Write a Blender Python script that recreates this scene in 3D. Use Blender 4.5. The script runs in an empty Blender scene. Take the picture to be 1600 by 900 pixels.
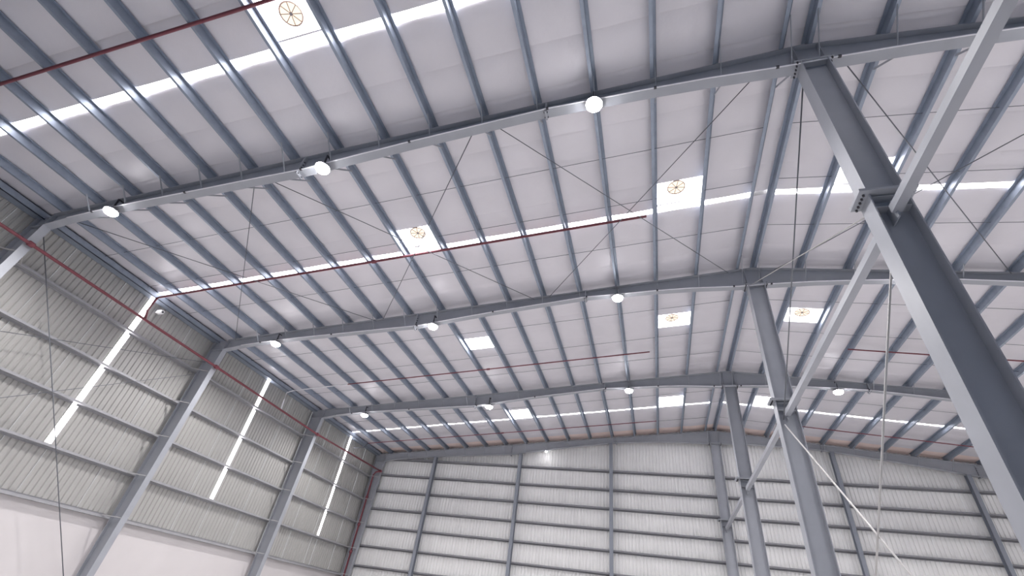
import bpy, math, random
from mathutils import Vector, Matrix

random.seed(7)
SC = bpy.context.scene
COL = SC.collection

# ---------------------------------------------------------------- camera
cam_d = bpy.data.cameras.new('camera')
cam = bpy.data.objects.new('camera', cam_d)
COL.objects.link(cam)
cam_d.sensor_fit = 'HORIZONTAL'
cam_d.sensor_width = 36.0
cam_d.lens = 712.4567 / 1600.0 * 36.0
cam_d.clip_start = 0.05
cam_d.clip_end = 300
RIGHT = Vector((0.9609071, 0.2469986, 0.1250967))
DOWN = Vector((-0.0522980, 0.6056118, -0.7940399))
FWD = Vector((-0.2718868, 0.7564563, 0.5948542))
CAM = Vector((-3.67357, -6.29123, 1.7))
mw = Matrix((RIGHT, -DOWN, -FWD)).transposed().to_4x4()
mw.translation = CAM
cam.matrix_world = mw
SC.camera = cam

# ---------------------------------------------------------------- world, exposure
world = bpy.data.worlds.new('overcast_sky')
SC.world = world
world.use_nodes = True
bg = world.node_tree.nodes['Background']
bg.inputs[0].default_value = (0.86, 0.93, 1.0, 1)
bg.inputs[1].default_value = 1.2
SC.view_settings.view_transform = 'Standard'
SC.view_settings.look = 'None'
SC.view_settings.gamma = 1.0
SC.view_settings.exposure = 0.60
SC.view_settings.use_curve_mapping = False
LAMP_W = 900.0          # light of one high bay lamp
DAY = 8.5               # radiance of the daylit translucent sheets
SC.cycles.max_bounces = 10
SC.cycles.diffuse_bounces = 7
SC.cycles.glossy_bounces = 3
SC.cycles.sample_clamp_indirect = 6.0


# ---------------------------------------------------------------- mesh helpers
class MB:
    def __init__(self):
        self.v = []
        self.f = []

    def add(self, vs, fs):
        n = len(self.v)
        self.v += [tuple(p) for p in vs]
        self.f += [tuple(i + n for i in q) for q in fs]
        return self

    def box(self, a, b):
        x0, y0, z0 = (min(a[i], b[i]) for i in range(3))
        x1, y1, z1 = (max(a[i], b[i]) for i in range(3))
        return self.add([(x0, y0, z0), (x1, y0, z0), (x1, y1, z0), (x0, y1, z0),
                         (x0, y0, z1), (x1, y0, z1), (x1, y1, z1), (x0, y1, z1)],
                        [(0, 3, 2, 1), (4, 5, 6, 7), (0, 1, 5, 4), (1, 2, 6, 5), (2, 3, 7, 6), (3, 0, 4, 7)])

    def loft(self, rings, cap=True, closed=True):
        n = len(rings[0])
        vs = [p for r in rings for p in r]
        fs = []
        for k in range(len(rings) - 1):
            for i in range(n if closed else n - 1):
                j = (i + 1) % n
                fs.append((k * n + i, k * n + j, (k + 1) * n + j, (k + 1) * n + i))
        if cap and closed:
            fs.append(tuple(range(n - 1, -1, -1)))
            fs.append(tuple((len(rings) - 1) * n + i for i in range(n)))
        return self.add(vs, fs)

    def tube(self, pts, r, seg=8):
        pts = [Vector(p) for p in pts]
        rings = []
        for k, p in enumerate(pts):
            a = pts[max(k - 1, 0)]
            b = pts[min(k + 1, len(pts) - 1)]
            d = (b - a).normalized()
            ref = Vector((0, 0, 1)) if abs(d.z) < 0.9 else Vector((0, 1, 0))
            u = d.cross(ref).normalized()
            w = d.cross(u).normalized()
            rings.append([p + u * (r * math.cos(t * 2 * math.pi / seg)) + w * (r * math.sin(t * 2 * math.pi / seg)) for t in range(seg)])
        return self.loft(rings)

    def bar(self, a, b, w, h, ref=(0, 0, 1)):
        a, b = Vector(a), Vector(b)
        d = (b - a).normalized()
        ref = Vector(ref)
        if abs(d.dot(ref)) > 0.95:
            ref = Vector((0, 1, 0))
        u = d.cross(ref).normalized()
        v = u.cross(d).normalized()
        rings = [[p + u * sx * w / 2 + v * sz * h / 2 for sx, sz in ((-1, -1), (1, -1), (1, 1), (-1, 1))] for p in (a, b)]
        return self.loft(rings)

    def lathe(self, c, prof, seg=24):
        # prof: (radius, z) pairs about the vertical axis through c
        rings = [[(c[0] + r * math.cos(2 * math.pi * t / seg), c[1] + r * math.sin(2 * math.pi * t / seg), c[2] + z) for t in range(seg)] for r, z in prof]
        return self.loft(rings)

    def mesh(self, name, mat, smooth=False):
        me = bpy.data.meshes.new(name)
        me.from_pydata(self.v, [], self.f)
        me.materials.append(mat)
        if smooth:
            me.polygons.foreach_set('use_smooth', [True] * len(me.polygons))
        me.update()
        return me


def obj(name, mb, mat, parent=None, smooth=False, label=None):
    me = mb.mesh(name, mat, smooth) if isinstance(mb, MB) else mb
    o = bpy.data.objects.new(name, me)
    COL.objects.link(o)
    if parent is not None:
        o.parent = parent
        o.matrix_parent_inverse = parent.matrix_basis.inverted()
    if label:
        o['label'] = label
    return o


def tag(o, label, cat, group=None, kind='thing'):
    o['label'] = label
    o['category'] = cat
    if group:
        o['group'] = group
    if kind:
        o['kind'] = kind
    return o


def thing(name, loc, label, cat, group=None):
    o = bpy.data.objects.new(name, None)
    COL.objects.link(o)
    o.location = loc
    o.empty_display_size = 0.2
    return tag(o, label, cat, group)


def struct(name, mb, mat, label=None):
    o = obj(name, mb, mat)
    o['kind'] = 'structure'
    return o


ORD = ['first', 'second', 'third', 'fourth', 'fifth', 'sixth', 'seventh', 'eighth', 'ninth', 'tenth', 'eleventh',
       'twelfth', 'thirteenth', 'fourteenth', 'fifteenth', 'sixteenth']


# ---------------------------------------------------------------- materials
def mat(name, col, rough=0.5, metal=0.0, spec=0.5, noise=0.06, scale=3.0, bump=0.0, bscale=40.0):
    m = bpy.data.materials.new(name)
    m.use_nodes = True
    nt = m.node_tree
    b = nt.nodes['Principled BSDF']
    b.inputs['Roughness'].default_value = rough
    b.inputs['Metallic'].default_value = metal
    b.inputs['Specular IOR Level'].default_value = spec
    tc = nt.nodes.new('ShaderNodeTexCoord')
    nz = nt.nodes.new('ShaderNodeTexNoise')
    nz.inputs['Scale'].default_value = scale
    nz.inputs['Detail'].default_value = 4
    nt.links.new(tc.outputs['Object'], nz.inputs['Vector'])
    rp = nt.nodes.new('ShaderNodeValToRGB')
    rp.color_ramp.elements[0].position = 0.3
    rp.color_ramp.elements[1].position = 0.7
    rp.color_ramp.elements[0].color = tuple(c * (1 - noise) for c in col) + (1,)
    rp.color_ramp.elements[1].color = tuple(min(1, c * (1 + noise)) for c in col) + (1,)
    nt.links.new(nz.outputs['Fac'], rp.inputs['Fac'])
    nt.links.new(rp.outputs['Color'], b.inputs['Base Color'])
    if bump:
        n2 = nt.nodes.new('ShaderNodeTexNoise')
        n2.inputs['Scale'].default_value = bscale
        n2.inputs['Detail'].default_value = 3
        nt.links.new(tc.outputs['Object'], n2.inputs['Vector'])
        bp = nt.nodes.new('ShaderNodeBump')
        bp.inputs['Strength'].default_value = bump
        bp.inputs['Distance'].default_value = 0.02
        nt.links.new(n2.outputs['Fac'], bp.inputs['Height'])
        nt.links.new(bp.outputs['Normal'], b.inputs['Normal'])
    return m


def emit(name, col, strength):
    m = bpy.data.materials.new(name)
    m.use_nodes = True
    nt = m.node_tree
    nt.nodes.clear()
    e = nt.nodes.new('ShaderNodeEmission')
    e.inputs[0].default_value = tuple(col) + (1,)
    e.inputs[1].default_value = strength
    out = nt.nodes.new('ShaderNodeOutputMaterial')
    nt.links.new(e.outputs[0], out.inputs[0])
    return m


M_STEEL = mat('steel_paint', (0.36, 0.375, 0.41), 0.45, 0.0, 0.5, 0.05, 2.0)
M_PURLIN = mat('purlin_steel', (0.30, 0.345, 0.42), 0.42, 0.3, 0.5, 0.07, 5.0)
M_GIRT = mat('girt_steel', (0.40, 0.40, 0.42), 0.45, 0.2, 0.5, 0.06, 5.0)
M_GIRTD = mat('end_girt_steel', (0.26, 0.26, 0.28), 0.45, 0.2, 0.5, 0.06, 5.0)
M_POST = mat('post_steel', (0.24, 0.26, 0.30), 0.45, 0.1, 0.5, 0.05, 3.0)
M_DARK = mat('dark_bolts', (0.05, 0.05, 0.06), 0.6)
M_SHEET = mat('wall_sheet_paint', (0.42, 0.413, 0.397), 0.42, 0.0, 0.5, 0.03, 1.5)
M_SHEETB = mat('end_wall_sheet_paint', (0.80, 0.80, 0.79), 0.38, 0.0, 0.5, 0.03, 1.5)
M_LINING = mat('foil_lining', (0.73, 0.71, 0.745), 0.42, 0.12, 0.5, 0.03, 0.8, 0.35, 5.0)
M_LINING_END = mat('warm_glow_lining', (0.88, 0.72, 0.67), 0.4, 0.1, 0.5, 0.05, 1.5, 0.25, 6.0)  # warm light by the end wall put into the last roll's colour
M_DECK = mat('roof_sheet', (0.5, 0.5, 0.5), 0.5)
M_PLASTER = mat('white_plaster', (0.66, 0.63, 0.63), 0.7, 0.0, 0.3, 0.02, 1.0)
M_CONC = mat('concrete_floor', (0.56, 0.55, 0.55), 0.55, 0.0, 0.4, 0.06, 0.7)
M_RED = mat('red_pipe_paint', (0.21, 0.052, 0.068), 0.45, 0.0, 0.5, 0.08, 4.0)
M_ROD = mat('rod_steel', (0.16, 0.17, 0.19), 0.45, 0.3)
M_RODL = mat('pale_rod_steel', (0.52, 0.51, 0.50), 0.45, 0.2)
M_CONDUIT = mat('conduit_pvc', (0.78, 0.78, 0.82), 0.4)
M_ALU = mat('lamp_aluminium', (0.30, 0.30, 0.32), 0.4, 0.6)
M_WHITE = mat('white_plastic', (0.8, 0.8, 0.8), 0.4)
M_DAY = emit('daylit_translucent_sheet', (1.0, 0.965, 1.0), DAY)
M_VENTD = emit('daylight_through_turbine', (1.0, 0.82, 0.66), 0.95)
M_VENT = mat('turbine_metal', (0.52, 0.40, 0.34), 0.5, 0.2)
M_LED = emit('led_lens', (1.0, 0.98, 1.0), 40.0)

# ---------------------------------------------------------------- building numbers
BAY = 8.0
ZR, SL = 13.18, 0.11058
PURLIN = 0.23
FRAMES = [-8.0, 0.0, 8.0, 16.0, 24.0]


def zp(x):            # underside of the purlins = top of the rafters
    return ZR + SL * x if x < 0.22 else ZR + 0.0487 - SL * x


def zl(x):            # underside of the lining
    return zp(x) + PURLIN


DEPTH = [(0, .82), (.6, .75), (2, .58), (3.2, .48), (4.6, .40), (5.8, .34), (7.4, .38), (9.5, .45), (11.5, .56), (12.7, .64),
         (14.3, .58), (16.7, .50), (18.7, .43), (20.3, .42), (21.3, .43), (22.2, .52)]


def depth(x):
    a = abs(x - 0.1)
    for (a0, d0), (a1, d1) in zip(DEPTH, DEPTH[1:]):
        if a <= a1:
            return d0 + (d1 - d0) * (a - a0) / (a1 - a0)
    return DEPTH[-1][1]


PL_X = [-(0.2365 + 1.4384 * i) for i in range(16)]
PR_X = [0.30 + 1.438 * i for i in range(12)]
BAYNAME = ['before the nearest rafter', 'beyond the nearest rafter', 'beyond the second rafter', 'beyond the third rafter']
FRAMENAME = ['behind the camera', 'nearest', 'second', 'third', 'end wall']

# ---------------------------------------------------------------- structure
XW, XE, Y0, Y1 = -23.10, 23.30, -8.6, 24.36
struct('floor', MB().box((XW - .3, Y0 - .3, -.2), (XE + .3, Y1 + .3, 0)), M_CONC)
wall_left = struct('wall_left', MB().box((XW + .02, Y0, 0), (XW - .22, Y1, 3.07)), M_PLASTER)
wall_end = struct('wall_back', MB().box((XW, Y1 - .02, 0), (XE, Y1 + .2, 1.0)), M_PLASTER)
struct('wall_right', MB().box((XE, Y0, 0), (XE + .2, Y1, 10.6)), M_SHEET)
wf = MB()
wf.loft([[(XW - .2, y, 0), (XE + .2, y, 0), (XE + .2, y, zl(XE)), (0.22, y, zl(.22)), (XW - .2, y, zl(XW))] for y in (Y0, Y0 - .2)])
struct('wall_front', wf, mat('blue_bounce_wall_sheet', (0.14, 0.195, 0.28), 0.5))  # unseen wall, coloured dark blue to dim and cool the steel facing it
deck = MB()
deck.loft([[(XW - .3, y, zl(XW) + .16), (.22, y, zl(.22) + .16), (XE + .3, y, zl(XE) + .16),
            (XE + .3, y, zl(XE) + .22), (.22, y, zl(.22) + .22), (XW - .3, y, zl(XW) + .22)] for y in (Y0 - .3, Y1 + .3)])
ceiling = struct('ceiling', deck, M_DECK)


# corrugated sheets: ribs every 0.2 m, each sheet a piece
def rib_profile(w, pitch=.2, rise=.032):
    pts = [(0, 0)]
    n = max(1, round(w / pitch))
    p = w / n
    for k in range(n):
        a = k * p
        pts += [(a + .58 * p, 0), (a + .70 * p, rise), (a + .88 * p, rise), (a + p, 0)]
    return pts


STRIPW = [(4.48, 4.70), (11.85, 12.07), (20.43, 20.63)]     # translucent strips in the left wall


def sheet_left(y0, y1, z0, z1, k):
    off = -.006 * (k % 2)
    rings = []
    for z in (z0, z1):
        rings.append([(XW + off - h, y0 + a, z) for a, h in rib_profile(y1 - y0)])
    return MB().loft(rings, cap=False, closed=False)


k = 0
edges = [Y0]
for a, b in STRIPW:
    while edges[-1] + 1.0 < a - .3:
        edges.append(edges[-1] + 1.0)
    edges += [a, b]
while edges[-1] + 1.0 < Y1:
    edges.append(edges[-1] + 1.0)
edges.append(Y1)
for a, b in zip(edges, edges[1:]):
    z0 = 3.0
    if (a, b) in STRIPW:
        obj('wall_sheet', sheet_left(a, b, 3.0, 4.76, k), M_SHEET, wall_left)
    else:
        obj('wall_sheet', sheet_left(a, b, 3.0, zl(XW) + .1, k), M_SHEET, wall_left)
    k += 1
for n, (a, b) in enumerate(STRIPW):
    s = MB().loft([[(XW + .004 - h * .5, a + t, z) for t, h in rib_profile(b - a, .15)] for z in (4.74, zl(XW) - .02)], cap=False, closed=False)
    o = obj('wall_light_strip', s, M_DAY)
    tag(o, ['nearest and longest glowing translucent strip running up the left wall',
            'glowing translucent strip up the left wall, second from the camera',
            'farthest and shortest looking glowing strip up the left wall'][n], 'skylight', 'translucent strips in the left wall')

# end wall sheets
x = XW
k = 0
while x < XE - .01:
    x1 = min(x + 1.0, XE)
    yo = Y1 - .005 * (k % 2)
    pr = rib_profile(x1 - x, .2, .045)
    lo = [(x + a, yo + h, .98) for a, h in pr]
    hi = [(x + a, yo + h, zl(x + a) + .1) for a, h in pr]
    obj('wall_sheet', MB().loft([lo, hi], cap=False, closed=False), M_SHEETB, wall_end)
    x = x1
    k += 1

# ---------------------------------------------------------------- insulation lining in rolls
STRIPR = {0: (-2.90, -2.67), 1: (4.44, 4.66), 3: (20.04, 20.25)}
SKY = {0: (-4.05, -2.99), 1: (3.42, 4.33), 2: (10.62, 11.64), 3: (18.85, 19.95)}
SKYX = {0: [(-11.744, -10.305)], 1: [(-11.744, -10.305), (-3.113, -1.675), (1.738, 3.176)],
        2: [(-11.744, -10.305), (-3.113, -1.675), (1.738, 3.176)], 3: [(-11.744, -10.305), (-3.113, -1.675), (1.738, 3.176)]}
CUTS = {0: [-8.6, -7.0, -5.6, -4.07, -2.90, -1.47, -.38, 0],
        1: [0, 1.06, 2.25, 3.40, 4.44, 5.75, 6.90, 7.62, 8],
        2: [8, 8.85, 9.75, 10.6, 11.66, 12.6, 13.5, 14.4, 15.2, 15.63, 16],
        3: [16, 16.8, 17.8, 18.83, 20.04, 21.0, 21.9, 22.8, 23.45, 24.4]}
GAPS_L = [XW - .1] + PL_X[::-1] + [.22]
GAPS_R = [.22] + PR_X + [PR_X[-1] + 1.438 * j for j in range(1, 5)] + [XE + .1]


def roll(y0, y1, gaps, holes, sag, m):
    nx, ny = 3, 5
    b = MB()
    ph = random.uniform(0, 6)
    for g0, g1 in zip(gaps, gaps[1:]):
        if any(abs(g0 - h0) < .03 and abs(g1 - h1) < .03 for h0, h1 in holes):
            continue
        dip = random.uniform(.6, 1.2) * .022
        vs, fs = [], []
        for i in range(nx + 1):
            xx = g0 + (g1 - g0) * i / nx
            for j in range(ny + 1):
                t = j / ny
                yy = y0 + (y1 - y0) * t
                puff = (math.sin(math.pi * t) ** .7) * sag
                z = zl(xx) + .045 - puff - dip * math.sin(math.pi * i / nx) + .006 * math.sin(3 * xx + 5 * yy + ph)
                if j == 0 or j == ny:
                    z -= .028 * (1 if j else -1)
                vs.append((xx, yy, z))
        for i in range(nx):
            for j in range(ny):
                a = i * (ny + 1) + j
                fs.append((a, a + 1, a + ny + 2, a + ny + 1))
        b.add(vs, fs)
    return obj('insulation_roll', b, m, ceiling, smooth=True)


for bay in range(4):
    cuts = CUTS[bay]
    for c0, c1 in zip(cuts, cuts[1:]):
        a0 = c0
        if bay in STRIPR and abs(c0 - STRIPR[bay][0]) < .02:
            a0 = STRIPR[bay][1]
        hs = SKYX[bay] if (SKY[bay][0] > c0 - .06 and SKY[bay][1] < c1 + .06) else []
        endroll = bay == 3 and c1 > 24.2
        sag = .030 if (c1 - c0) > .8 else .02
        for gaps in (GAPS_L, GAPS_R):
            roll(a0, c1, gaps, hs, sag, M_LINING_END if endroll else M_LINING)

# skylights: long strips and square panels with turbine ventilators
for bay, (a, b) in STRIPR.items():
    for side, (x0, x1) in enumerate(((XW + .02, PL_X[0] + .02), (PR_X[0] + .02, XE - .1))):
        s = MB()
        s.loft([[(xx, a, zl(xx) + .04), (xx, b, zl(xx) + .04), (xx, b, zl(xx) + .055), (xx, a, zl(xx) + .055)] for xx in (x0, x1)])
        o = obj('roof_light_strip', s, M_DAY)
        tag(o, 'long glowing strip across the roof, %s of the ridge, %s' % (('left', 'right')[side], BAYNAME[bay]), 'skylight',
            'translucent strips in the roof')
PANELNAME = {-11.744: 'farther left of the ridge', -3.113: 'just left of the ridge', 1.738: 'right of the ridge'}
for bay in range(4):
    a, b = SKY[bay]
    for x0, x1 in SKYX[bay]:
        xm = (x0 + x1) / 2
        t = thing('skylight', (xm, (a + b) / 2, zl(xm)), 'glowing square skylight %s, %s' % (PANELNAME[x0], BAYNAME[bay]), 'skylight',
                  'square roof light panels')
        s = MB()
        s.loft([[(xx, a, zl(xx) + .035), (xx, b, zl(xx) + .035), (xx, b, zl(xx) + .05), (xx, a, zl(xx) + .05)] for xx in (x0 + .04, x1 - .02)])
        obj('pane', s, M_DAY, t)
        for yy in (a, b):
            fr = MB().loft([[(xx, yy - .02, zl(xx) + .015), (xx, yy + .02, zl(xx) + .015), (xx, yy + .02, zl(xx) + .05), (xx, yy - .02, zl(xx) + .05)] for xx in (x0, x1)])
            obj('frame', fr, M_LINING, t)


def turbine(x, y, label, r=.26):
    z = zl(x) + .0
    tilt = Matrix.Rotation(-math.atan(SL if x < .22 else -SL), 4, 'Y')
    t = thing('turbine_ventilator', (x, y, z), label, 'ventilator', 'roof turbine ventilators')
    parts = []
    d = MB().lathe((0, 0, 0), [(r * .98, .02), (r * .98, .03)], 28)
    parts.append(('throat', d, M_VENTD))
    ring = MB()
    rings = []
    for i in range(29):
        a = 2 * math.pi * i / 28
        rings.append([((r + .018 * math.cos(q)) * math.cos(a), (r + .018 * math.cos(q)) * math.sin(a), .008 + .018 * math.sin(q)) for q in [k * math.pi / 3 for k in range(6)]])
    ring.loft(rings, cap=False)
    parts.append(('ring', ring, M_VENT))
    for k in range(8):
        a = 2 * math.pi * k / 8 + .2
        parts.append(('spoke', MB().bar((0, 0, .006), (r * math.cos(a), r * math.sin(a), .006), .016, .012), M_VENT))
    parts.append(('hub', MB().lathe((0, 0, 0), [(.035, -.012), (.04, .01), (.03, .02)], 12), M_ALU))
    for n, b, m in parts:
        b.v = [tuple(tilt @ Vector(p) + Vector((x, y, z))) for p in b.v]
        obj(n, b, m, t)


turbine(-11.0, -3.46, 'large round turbine ventilator in the square roof panel nearest the camera')
turbine(-11.0, 3.70, 'turbine ventilator in the left square panel between the nearest and second rafters')
turbine(-2.47, 3.70, 'turbine ventilator in the panel just left of the ridge between nearest and second rafters')
turbine(-2.47, 10.92, 'turbine ventilator in the panel just left of the ridge beyond the second rafter')
turbine(2.45, 10.92, 'turbine ventilator in the square panel right of the ridge beyond the second rafter')


# ---------------------------------------------------------------- steel frames
def ribbon(pts, y0, y1, th):
    # plate following a polyline in the xz plane, th thick (downwards when negative)
    rings = []
    for i, (x, z) in enumerate(pts):
        a = pts[max(0, i - 1)]
        b = pts[min(len(pts) - 1, i + 1)]
        d = Vector((b[0] - a[0], 0, b[1] - a[1])).normalized()
        n = Vector((-d.z, 0, d.x)) * th
        rings.append([(x, y0, z), (x, y1, z), (x + n.x, y1, z + n.z), (x + n.x, y0, z + n.z)])
    return MB().loft(rings)


XL_IN, XR_IN = -22.14, 22.36
RXS = [XL_IN - .03] + [.1 - a for a, _ in DEPTH[::-1][1:]] + [.1 + a for a, _ in DEPTH[1:-1]] + [XR_IN + .03]


def make_rafter(y, n):
    t = thing('steel_rafter', (0.2, y, zp(.2)), {
        0: 'tapered grey steel rafter over the nearest end of the hall',
        1: 'nearest and largest tapered grey steel rafter crossing the top of the view',
        2: 'second tapered steel rafter from the camera, beyond the first rafter',
        3: 'third tapered steel rafter, last one before the end wall',
        4: 'tapered steel rafter along the top of the end wall'}[n], 'beam')
    bot = [(x, zp(x) - depth(x)) for x in RXS]
    top = [(x, zp(x) - .012) for x in RXS]
    web = MB()
    web.loft([[(b[0], y - .008, b[1] + .01), (b[0], y + .008, b[1] + .01), (a[0], y + .008, a[1] - .005), (a[0], y - .008, a[1] - .005)] for a, b in zip(top, bot)])
    obj('web', web, M_STEEL, t)
    fw = .125 if n < 4 else .11
    obj('bottom_flange', ribbon(bot, y - fw, y + fw, .022), M_STEEL, t)
    obj('top_flange', ribbon(top, y - fw, y + fw, -.02), M_STEEL, t)
    for sx in (-12.75, -5.75, 5.95, 12.95):
        d = depth(sx)
        z = zp(sx)
        obj('splice_plate', MB().box((sx - .025, y - fw, z - d - .09), (sx + .025, y + fw, z - .02)), M_STEEL, t)
        bolts = MB()
        for zz in [z - d - .05] + [z - d + .08 + .11 * q for q in range(max(1, int((d - .15) / .11)))]:
            for s in (-1, 1):
                bolts.lathe((sx, y + s * .07, zz), [(.001, -.016), (.016, -.016), (.016, .016), (.001, .016)], 6)
                bolts.bar((sx - .05, y + s * .07, zz), (sx + .05, y + s * .07, zz), .03, .03)
        obj('bolt', bolts, M_DARK, t)['kind'] = 'stuff'
    for sx in (-.04, .47):
        obj('stiffener', MB().box((sx - .008, y - fw, zp(sx) - depth(sx) + .02), (sx + .008, y + fw, zp(sx) - .03)), M_STEEL, t)
    # flange braces from the bottom flange up to each purlin
    for px in PL_X[:15] + PR_X[:10]:
        d = depth(px)
        for s in ((-1, 1) if n < 4 else (-1,)):
            xx = px + .03
            obj('flange_brace', MB().bar((xx, y + s * (fw - .02), zp(px) - d + .01), (xx, y + s * (.14 + d * .9), zp(px) + .02), .045, .012, (1, 0, 0)), M_STEEL, t)
    return t


def wall_column(y, n, side=-1):
    s = -side
    t = thing('steel_column', (side * 22.9 + (.2 if side > 0 else 0), y, 0), {
        0: 'grey steel wall column at the nearest corner of the hall',
        1: 'nearest grey steel column on the left wall, at the edge of the view',
        2: 'grey steel column on the left wall, second from the camera',
        3: 'grey steel column on the left wall, third from the camera',
        4: 'grey steel corner column where the left wall meets the end wall'}[n], 'column')
    inner = [(-22.46, 0), (-22.30, 5), (-22.19, 9.2), (-22.12, zp(-22.1) - .02)]
    xo = -22.885
    web = MB()
    web.loft([[(xo, y - .008, z), (xo, y + .008, z), (x - .005, y + .008, z), (x - .005, y - .008, z)] for x, z in inner])
    fw = .125
    obj('web', web, M_STEEL, t)
    obj('inner_flange', ribbon(inner, y - fw, y + fw, .02), M_STEEL, t)
    obj('outer_flange', MB().box((xo - .015, y - fw, 0), (xo + .005, y + fw, zp(xo) - .02)), M_STEEL, t)
    zk = zp(-22.15) - depth(-22.1)
    obj('knee_stiffener', MB().box((xo, y - fw + .01, zk - .01), (-22.16, y + fw - .01, zk + .01)), M_STEEL, t)
    obj('base_plate', MB().box((xo - .05, y - .17, 0), (-22.38, y + .17, .025)), M_STEEL, t)
    for gz in GIRT_L:
        xi = -22.46 + (-22.19 + 22.46) * gz / 9.2
        for q in (-1, 1):
            if n == 4 and q > 0:
                continue
            obj('girt_brace', MB().bar((xi - .03, y + q * .08, gz + .02), (xo - .02, y + q * .45, gz + .02), .06, .02), M_RODL, t)
    return t


GIRT_L = [9.076, 7.58, 6.13, 4.62, 3.14]
for n, y in enumerate(FRAMES):
    make_rafter(y, n)
    wall_column(y, n)


def centre_column(y, n):
    t = thing('steel_column', (.21, y, 0), {
        0: 'grey steel column under the ridge at the near end of the hall',
        1: 'large nearest steel column under the ridge, bolted splice near its top',
        2: 'second steel column under the ridge, behind the large nearest one',
        3: 'third steel column under the ridge, thin with distance',
        4: 'farthest ridge column standing against the end wall'}[n], 'column')
    x0, x1, fw = -.045, .49, .18
    zt = zp(.2) - .82
    zs = 8.07
    obj('left_flange', MB().box((x0, y - fw, 0), (x0 + .02, y + fw, zt)), M_STEEL, t)
    obj('right_flange', MB().box((x1 - .02, y - fw, 0), (x1, y + fw, zt)), M_STEEL, t)
    obj('web', MB().box((x0 + .02, y - .008, 0), (x1 - .02, y + .008, zt)), M_STEEL, t)
    obj('cap_plate', MB().box((x0 - .13, y - .2, zt), (x1 + .10, y + .2, zt + .03)), M_STEEL, t)
    sp = MB().box((x0 - .15, y - .27, zs), (x1 + .12, y + .2, zs + .022))
    sp.box((x0 - .15, y - .27, zs - .03), (x1 + .12, y + .2, zs - .004))
    obj('splice_plate', sp, M_STEEL, t)
    obj('base_plate', MB().box((x0 - .12, y - .26, 0), (x1 + .12, y + .26, .03)), M_STEEL, t)
    bl = MB()
    for zz, q in ((zs, 1), (zt + .015, 1)):
        for i in range(5):
            yy = y - .17 + .085 * i
            for xx in (x0 - .07, x1 + .06):
                bl.lathe((xx, yy, zz - .06), [(.001, 0), (.02, 0), (.02, .11), (.001, .11)], 6)
    obj('bolt', bl, M_DARK, t)['kind'] = 'stuff'
    for zz in (zs - .32, zs - .08):
        obj('stiffener', MB().box((x0 + .02, y - fw + .02, zz), (x1 - .02, y + fw - .02, zz + .012)), M_STEEL, t)
    for q in (-1, 1):
        obj('gusset', MB().box((.17, y + q * .01, 7.45), (.19, y + q * .24, 7.80)), M_STEEL, t)
    return t


for n, y in enumerate(FRAMES):
    centre_column(y, n)
for n in range(4):
    y0, y1 = FRAMES[n] + .2, FRAMES[n + 1] - .2
    t = MB().box((.12, y0, 7.56), (.26, y1, 7.70))
    o = obj('column_strut', t, M_STEEL)
    tag(o, ['box section strut running from the top of the view to the large nearest ridge column',
            'box section strut from the nearest to the second ridge column',
            'box section strut from the second to the third ridge column',
            'box section strut from the third ridge column to the end wall column'][n], 'strut', 'struts between the ridge columns')

# ---------------------------------------------------------------- purlins, eave struts, girts


def zee(p0, p1, web, fl, th, up, side):
    # zee section from p0 to p1, web along up, flanges along side
    up, side = Vector(up), Vector(side)
    prof = [(0, 0), (fl, 0), (fl, .018), (fl - th, .018), (fl - th, th), (th, th), (th, web - th), (th, web), (-fl + th, web), (-fl + th, web - .018), (-fl, web - .018),
            (-fl, web), (0, web)]
    prof = [(0, 0), (fl, 0), (fl, .018), (fl - th, .018), (fl - th, th), (th, th), (th, web), (-fl, web), (-fl, web - .018), (-fl + th, web - .018), (-fl + th, web - th), (0, web - th)]
    return MB().loft([[Vector(p) + side * a + up * b for a, b in prof] for p in (p0, p1)])


for bay in range(4):
    ya, yb = FRAMES[bay] + (.0 if bay else -.25), FRAMES[bay + 1] + (.25 if bay == 3 else 0)
    for sgn, xs in ((-1, PL_X), (1, PR_X)):
        for i, px in enumerate(xs):
            z = zp(px)
            o = obj('roof_purlin', zee((px, ya + .003, z), (px, yb - .003, z), PURLIN, .08, .004, (0, 0, 1), (sgn, 0, 0)), M_PURLIN)
            tag(o, 'grey roof purlin, %s %s of the ridge, %s' % (ORD[i], 'left' if sgn < 0 else 'right', BAYNAME[bay]), 'purlin', 'roof purlins')
    e = MB().box((-23.08, ya, 10.62), (-22.70, yb - .003, 10.64))
    e.box((-22.72, ya, 10.62), (-22.70, yb - .003, 10.86)).box((-23.0, ya, 10.84), (-22.70, yb - .003, 10.86))
    o = obj('eave_strut', e, M_PURLIN)
    tag(o, 'grey eave strut where roof meets left wall, %s' % BAYNAME[bay], 'eave strut', 'eave struts on the left wall')
    for j, gz in enumerate(GIRT_L):
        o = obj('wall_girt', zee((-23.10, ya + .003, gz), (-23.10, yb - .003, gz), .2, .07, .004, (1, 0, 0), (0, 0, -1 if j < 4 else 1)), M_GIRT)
        tag(o, 'grey girt on the left wall, %s from the top, %s' % (ORD[j], BAYNAME[bay]), 'girt', 'left wall girts')

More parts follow.
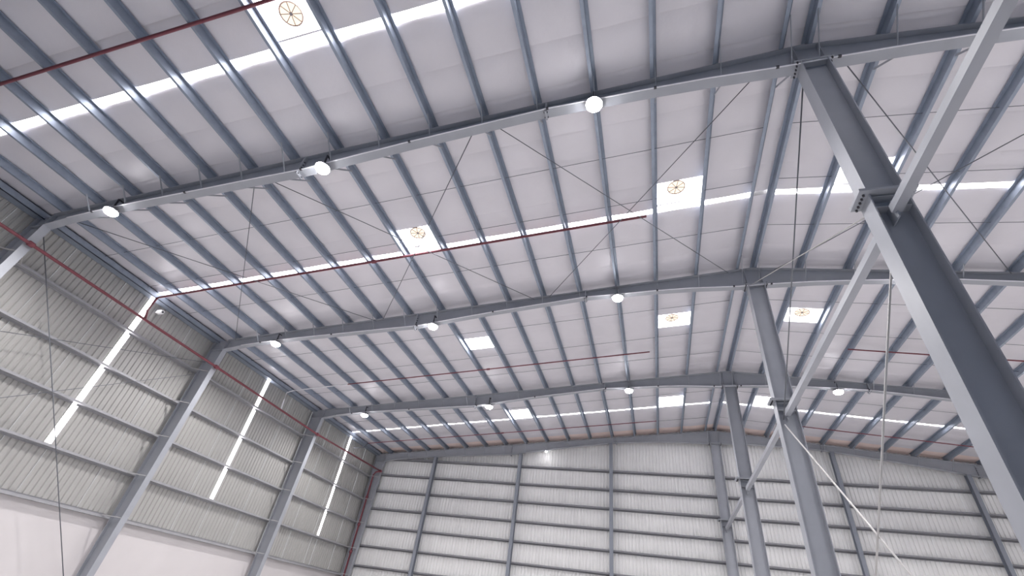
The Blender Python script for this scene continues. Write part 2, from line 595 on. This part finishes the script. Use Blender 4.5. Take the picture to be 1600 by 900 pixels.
EC_X = [-18.20, -12.06, -6.09, .22, 6.40, 12.45, 18.4]
GIRT_E = [10.45, 9.335, 8.25, 7.11, 6.0, 4.845, 3.72, 2.6, 1.5]
ECN = ['first', 'second', 'third', None, 'fourth', 'fifth', 'sixth']
for i, ex in enumerate(EC_X):
    if ECN[i] is None:
        continue
    t = thing('end_wall_post', (ex, 24.0, 0), 'slim grey steel post on the end wall, %s from the left corner' % ECN[i], 'post', 'end wall posts')
    zt = zp(ex) - depth(ex)
    obj('front_flange', MB().box((ex - .10, 23.86, 0), (ex + .10, 23.875, zt)), M_POST, t)
    obj('back_flange', MB().box((ex - .10, 24.125, 0), (ex + .10, 24.14, zt)), M_POST, t)
    obj('web', MB().box((ex - .006, 23.875, 0), (ex + .006, 24.125, zt)), M_POST, t)
spans = [-22.9] + EC_X + [22.9]
SPN = ['left corner span', 'second span', 'third span', 'span left of the ridge column', 'span right of the ridge column', 'third span from the right',
       'second span from the right', 'last span on the right']
for i, (a, b) in enumerate(zip(spans, spans[1:])):
    for j, gz in enumerate(GIRT_E):
        if gz > zp(max(abs(a), abs(b))) - .1:
            continue
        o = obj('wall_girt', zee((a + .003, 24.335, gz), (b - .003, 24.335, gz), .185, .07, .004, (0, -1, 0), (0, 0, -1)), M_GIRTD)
        tag(o, 'grey girt on the end wall, %s, %s from the top' % (SPN[i], ORD[j]), 'girt', 'end wall girts')

# ---------------------------------------------------------------- bracing and sag rods


def rod(a, b, r, label, m=M_ROD, cat='bracing rod', group='bracing rods'):
    o = obj('bracing_rod', MB().tube([a, b], r, 6), m, smooth=True)
    return tag(o, label, cat, group)


def zb(x):
    return zp(x) - .10


RB = [(-.6, -7.15), (-7.75, -14.3), (-14.6, -21.7), (.9, 7.3), (7.6, 14.2)]
RBN = ['nearest the ridge on the left', 'in the middle of the left slope', 'nearest the left wall', 'right of the ridge', 'far right of the ridge']
for (xa, xb), nm in zip(RB, RBN):
    rod((xa, .15, zb(xa)), (xb, 7.85, zb(xb)), .013, 'thin roof bracing rod %s, near end towards the ridge' % nm)
    rod((xb, .15, zb(xb) - .035), (xa, 7.85, zb(xa) - .035), .013, 'thin roof bracing rod %s, near end away from ridge' % nm)
xm = .06
rod((xm, .2, 12.3), (xm, 7.8, 7.45), .016, 'bracing rod from nearest ridge column top down to the second column splice')
rod((xm, .2, 7.95), (xm, 7.8, 12.35), .013, 'pale bracing rod from the nearest column splice up to the second column top', M_RODL)
rod((xm - .03, .2, 6.87), (xm - .03, 7.8, .35), .019, 'thick bracing rod hanging from the nearest column splice to second column foot', M_RODL)
rod((xm, 7.8, 7.3), (xm, .2, .5), .019, 'pale bracing rod from the second column splice down towards the nearest column foot', M_RODL)
xw = -22.62
rod((xw, .2, 10.2), (xw, 7.8, .6), .014, 'thin bracing rod down the left wall from the near column top')
rod((xw, 7.8, 9.5), (xw, 1.2, 7.0), .011, 'upper thin bracing rod on the left wall rising to the second column')
rod((xw, 7.75, 8.9), (xw, .2, 3.9), .011, 'lower thin bracing rod on the left wall rising to the second column')
SAGN = ['first row beyond the nearest rafter', 'second row beyond the nearest rafter', 'third row beyond the nearest rafter',
        'first row beyond the second rafter', 'second row beyond the second rafter', 'third row beyond the second rafter', 'first row beyond the third rafter', 'second row beyond the third rafter']
for yy, nm in zip((2.05, 3.92, 5.85, 10.0, 12.2, 14.1, 18.3, 22.0), SAGN):
    for sd, (x0, x1) in enumerate(((-22.7, -.24), (.3, 16.1))):
        o = obj('sag_rod', MB().tube([(x0, yy, zp(x0) + .13), (x1, yy, zp(x1) + .13)], .009, 5), M_ROD)
        tag(o, 'thin sag rod line %s of the ridge, %s' % (('left', 'right')[sd], nm), 'sag rod', 'sag rods')


# ---------------------------------------------------------------- red fire pipes
def pipe(name, pts, r, label, couplings=(), hangers=(), m=M_RED, cat='pipe', group='red fire pipes'):
    t = thing(name, pts[0], label, cat, group)
    obj('pipe_run', MB().tube(pts, r, 10), m, t, smooth=True)
    for p, d in couplings:
        p, d = Vector(p), Vector(d).normalized()
        obj('coupling', MB().tube([p - d * .08, p + d * .08], r * 1.7, 10), m, t, smooth=True)
    for p, z in hangers:
        obj('hanger', MB().tube([p, (p[0], p[1], z)], .007, 5), M_ROD, t)
    return t


XP = -22.08
pipe('fire_pipe', [(XP, -8, 9.47), (XP, 0, 9.45), (XP, 8, 9.36), (XP, 16, 9.25), (XP, 23.78, 9.45)], .05, 'long red fire main running the length of the left wall',
     [((XP, y, z), (0, 1, 0)) for y, z in ((0, 9.45), (8, 9.36), (16, 9.25), (23.7, 9.45))])
pipe('fire_pipe', [(XP - .04, 23.78, 9.45), (-22.5, 23.80, 9.40), (-22.62, 23.80, 9.2), (-22.62, 23.80, 0)], .055, 'red fire riser dropping down the corner column',
     [((-22.62, 23.80, z), (0, 0, 1)) for z in (7.7, 6.0, 4.4)])
for n, (yy, x0, x1) in enumerate(((-3.89, -22.3, 3.0), (4.42, -22.5, -3.39), (13.1, -19.0, -3.44), (13.0, 4.44, 16.0), (21.5, -22.3, -3.2), (21.5, 4.4, 16.0))):
    pts = [(x0, yy, zp(x0) - .06), (x1, yy, zp(x1) - .06)]
    if n == 0:
        pts = [(x0, yy, zp(x0) - .06), (.22, yy, zp(.22) - .06), (x1, yy, zp(x1) - .06)]
    if n == 1:
        pts = [(XP, yy - .2, 9.43), (-22.45, yy - .1, 9.9), (-22.62, yy, 10.35), (-22.6, yy, 10.6)] + pts
    hg = [((xx, yy, zp(xx) - .06), zp(xx) + .01) for xx in PL_X[::2] + PR_X[::2] if x0 < xx < x1]
    pipe('fire_pipe', pts, (.042, .042, .028, .028, .024, .024)[n], ['red fire pipe crossing the upper left corner of the view under the roof',
         'red fire pipe beside the roof light strip between nearest and second rafters',
         'thin red fire pipe under the roof left of the ridge beyond the second rafter',
         'thin red fire pipe under the roof right of the ridge beyond the second rafter',
         'thin red fire pipe left of the ridge in the farthest bay',
         'thin red fire pipe right of the ridge in the farthest bay'][n], [(((x0 + x1) / 2, yy, zp((x0 + x1) / 2) - .06), (1, 0, SL))] if n in (1, 2, 4) else (), hg)
pipe('water_pipe', [(XP, 12.6, 9.32), (-22.3, 12.75, 9.9), (-22.5, 12.9, 10.4), (-22.3, 13.1, 10.62), (-19.05, 13.1, zp(-19.05) - .06)], .03,
     'pale grey pipe climbing from the fire main to the roof beyond the second column', m=M_CONDUIT, group='grey pipes')
pipe('water_pipe', [(-22.9, 20.9, 10.1), (-22.4, 21.3, 10.3), (-22.3, 21.5, zp(-22.3) - .06)], .03, 'short dark pipe stub near the corner of the farthest bay', m=M_ROD, group='grey pipes')

# conduits clipped along the near edge of each rafter
for n in (1, 2, 3):
    y = FRAMES[n] - .145
    t = thing('conduit', (0, y, 12), 'pale conduit clipped along the bottom flange of the %s rafter' % FRAMENAME[n], 'conduit', 'rafter conduits')
    xs = [x for x in RXS if -22 < x < 14]
    obj('conduit_run', MB().tube([(x, y, zp(x) - depth(x) - .012 + .008 * math.sin(3 * x)) for x in xs], .018, 6), M_CONDUIT, t, smooth=True)
    for x in xs[1::2]:
        obj('clip', MB().box((x - .03, y - .025, zp(x) - depth(x) - .036), (x + .03, y + .03, zp(x) - depth(x) + .012)), M_DARK, t)

# camera housing on the left wall
t = thing('security_camera', (-22.95, 5.0, 10.3), 'small white camera box fixed high on the left wall beside the nearest strip', 'camera')
obj('housing', MB().box((-23.0, 4.93, 10.25), (-22.72, 5.07, 10.38)), M_WHITE, t)
obj('bracket', MB().box((-23.1, 4.97, 10.29), (-22.98, 5.03, 10.34)), M_WHITE, t)
obj('lens', MB().tube([(-22.73, 5.0, 10.31), (-22.70, 5.0, 10.31)], .04, 10), M_DARK, t)


# ---------------------------------------------------------------- high bay lamps
def lamp(x, y, label, lit=True):
    zf = zp(x) - depth(x)
    yc = y - .10
    zt = zf - .10
    t = thing('high_bay_lamp', (x, yc, zf), label, 'lamp', 'high bay lamps under the rafters')
    obj('housing', MB().lathe((x, yc, zt), [(.03, .10), (.07, .09), (.10, .05), (.19, .0), (.21, -.05), (.20, -.06)], 20), M_ALU, t, smooth=True)
    obj('lens', MB().lathe((x, yc, zt), [(.20, -.055), (.195, -.10), (.16, -.15), (.09, -.185), (.02, -.195)], 20), M_LED, t, smooth=True)
    obj('bracket', MB().bar((x, yc - .03, zt + .09), (x, yc - .06, zf + .32), .05, .02, (1, 0, 0)), M_DARK, t)
    obj('hook', MB().bar((x, yc - .06, zf + .31), (x, y + .06, zf + .31), .05, .02), M_DARK, t)
    ld = bpy.data.lights.new('lamp_light', 'SPOT')
    ld.energy = LAMP_W
    ld.color = (1.0, .97, .97)
    ld.spot_size = math.radians(150)
    ld.spot_blend = .6
    ld.shadow_soft_size = .2
    lo = bpy.data.objects.new('lamp_light', ld)
    COL.objects.link(lo)
    lo.location = (x, yc, zt - .22)
    lo.parent = t
    lo.matrix_parent_inverse = t.matrix_basis.inverted()


LX = [-19.35, -11.9, -4.54, 4.70, 12.1, 19.5]
LXN = ['nearest the left wall', 'midway up the left slope', 'nearest the ridge on its left', 'nearest the ridge on its right', 'midway down the right slope', 'nearest the right wall']
for n in range(1, 4):
    for x, nm in zip(LX, LXN):
        lamp(x, FRAMES[n], 'bright round lamp on the %s rafter, %s' % (FRAMENAME[n], nm))
t = thing('bulkhead_lamp', (-10.3, 23.86, 11.3), 'tiny bright lamp under the end wall rafter', 'lamp')
obj('body', MB().lathe((-10.3, 23.84, 11.42), [(.05, .06), (.08, .02), (.08, 0)], 12), M_ALU, t)
obj('lens', MB().lathe((-10.3, 23.84, 11.42), [(.075, 0), (.06, -.05), (.01, -.07)], 12), M_LED, t)
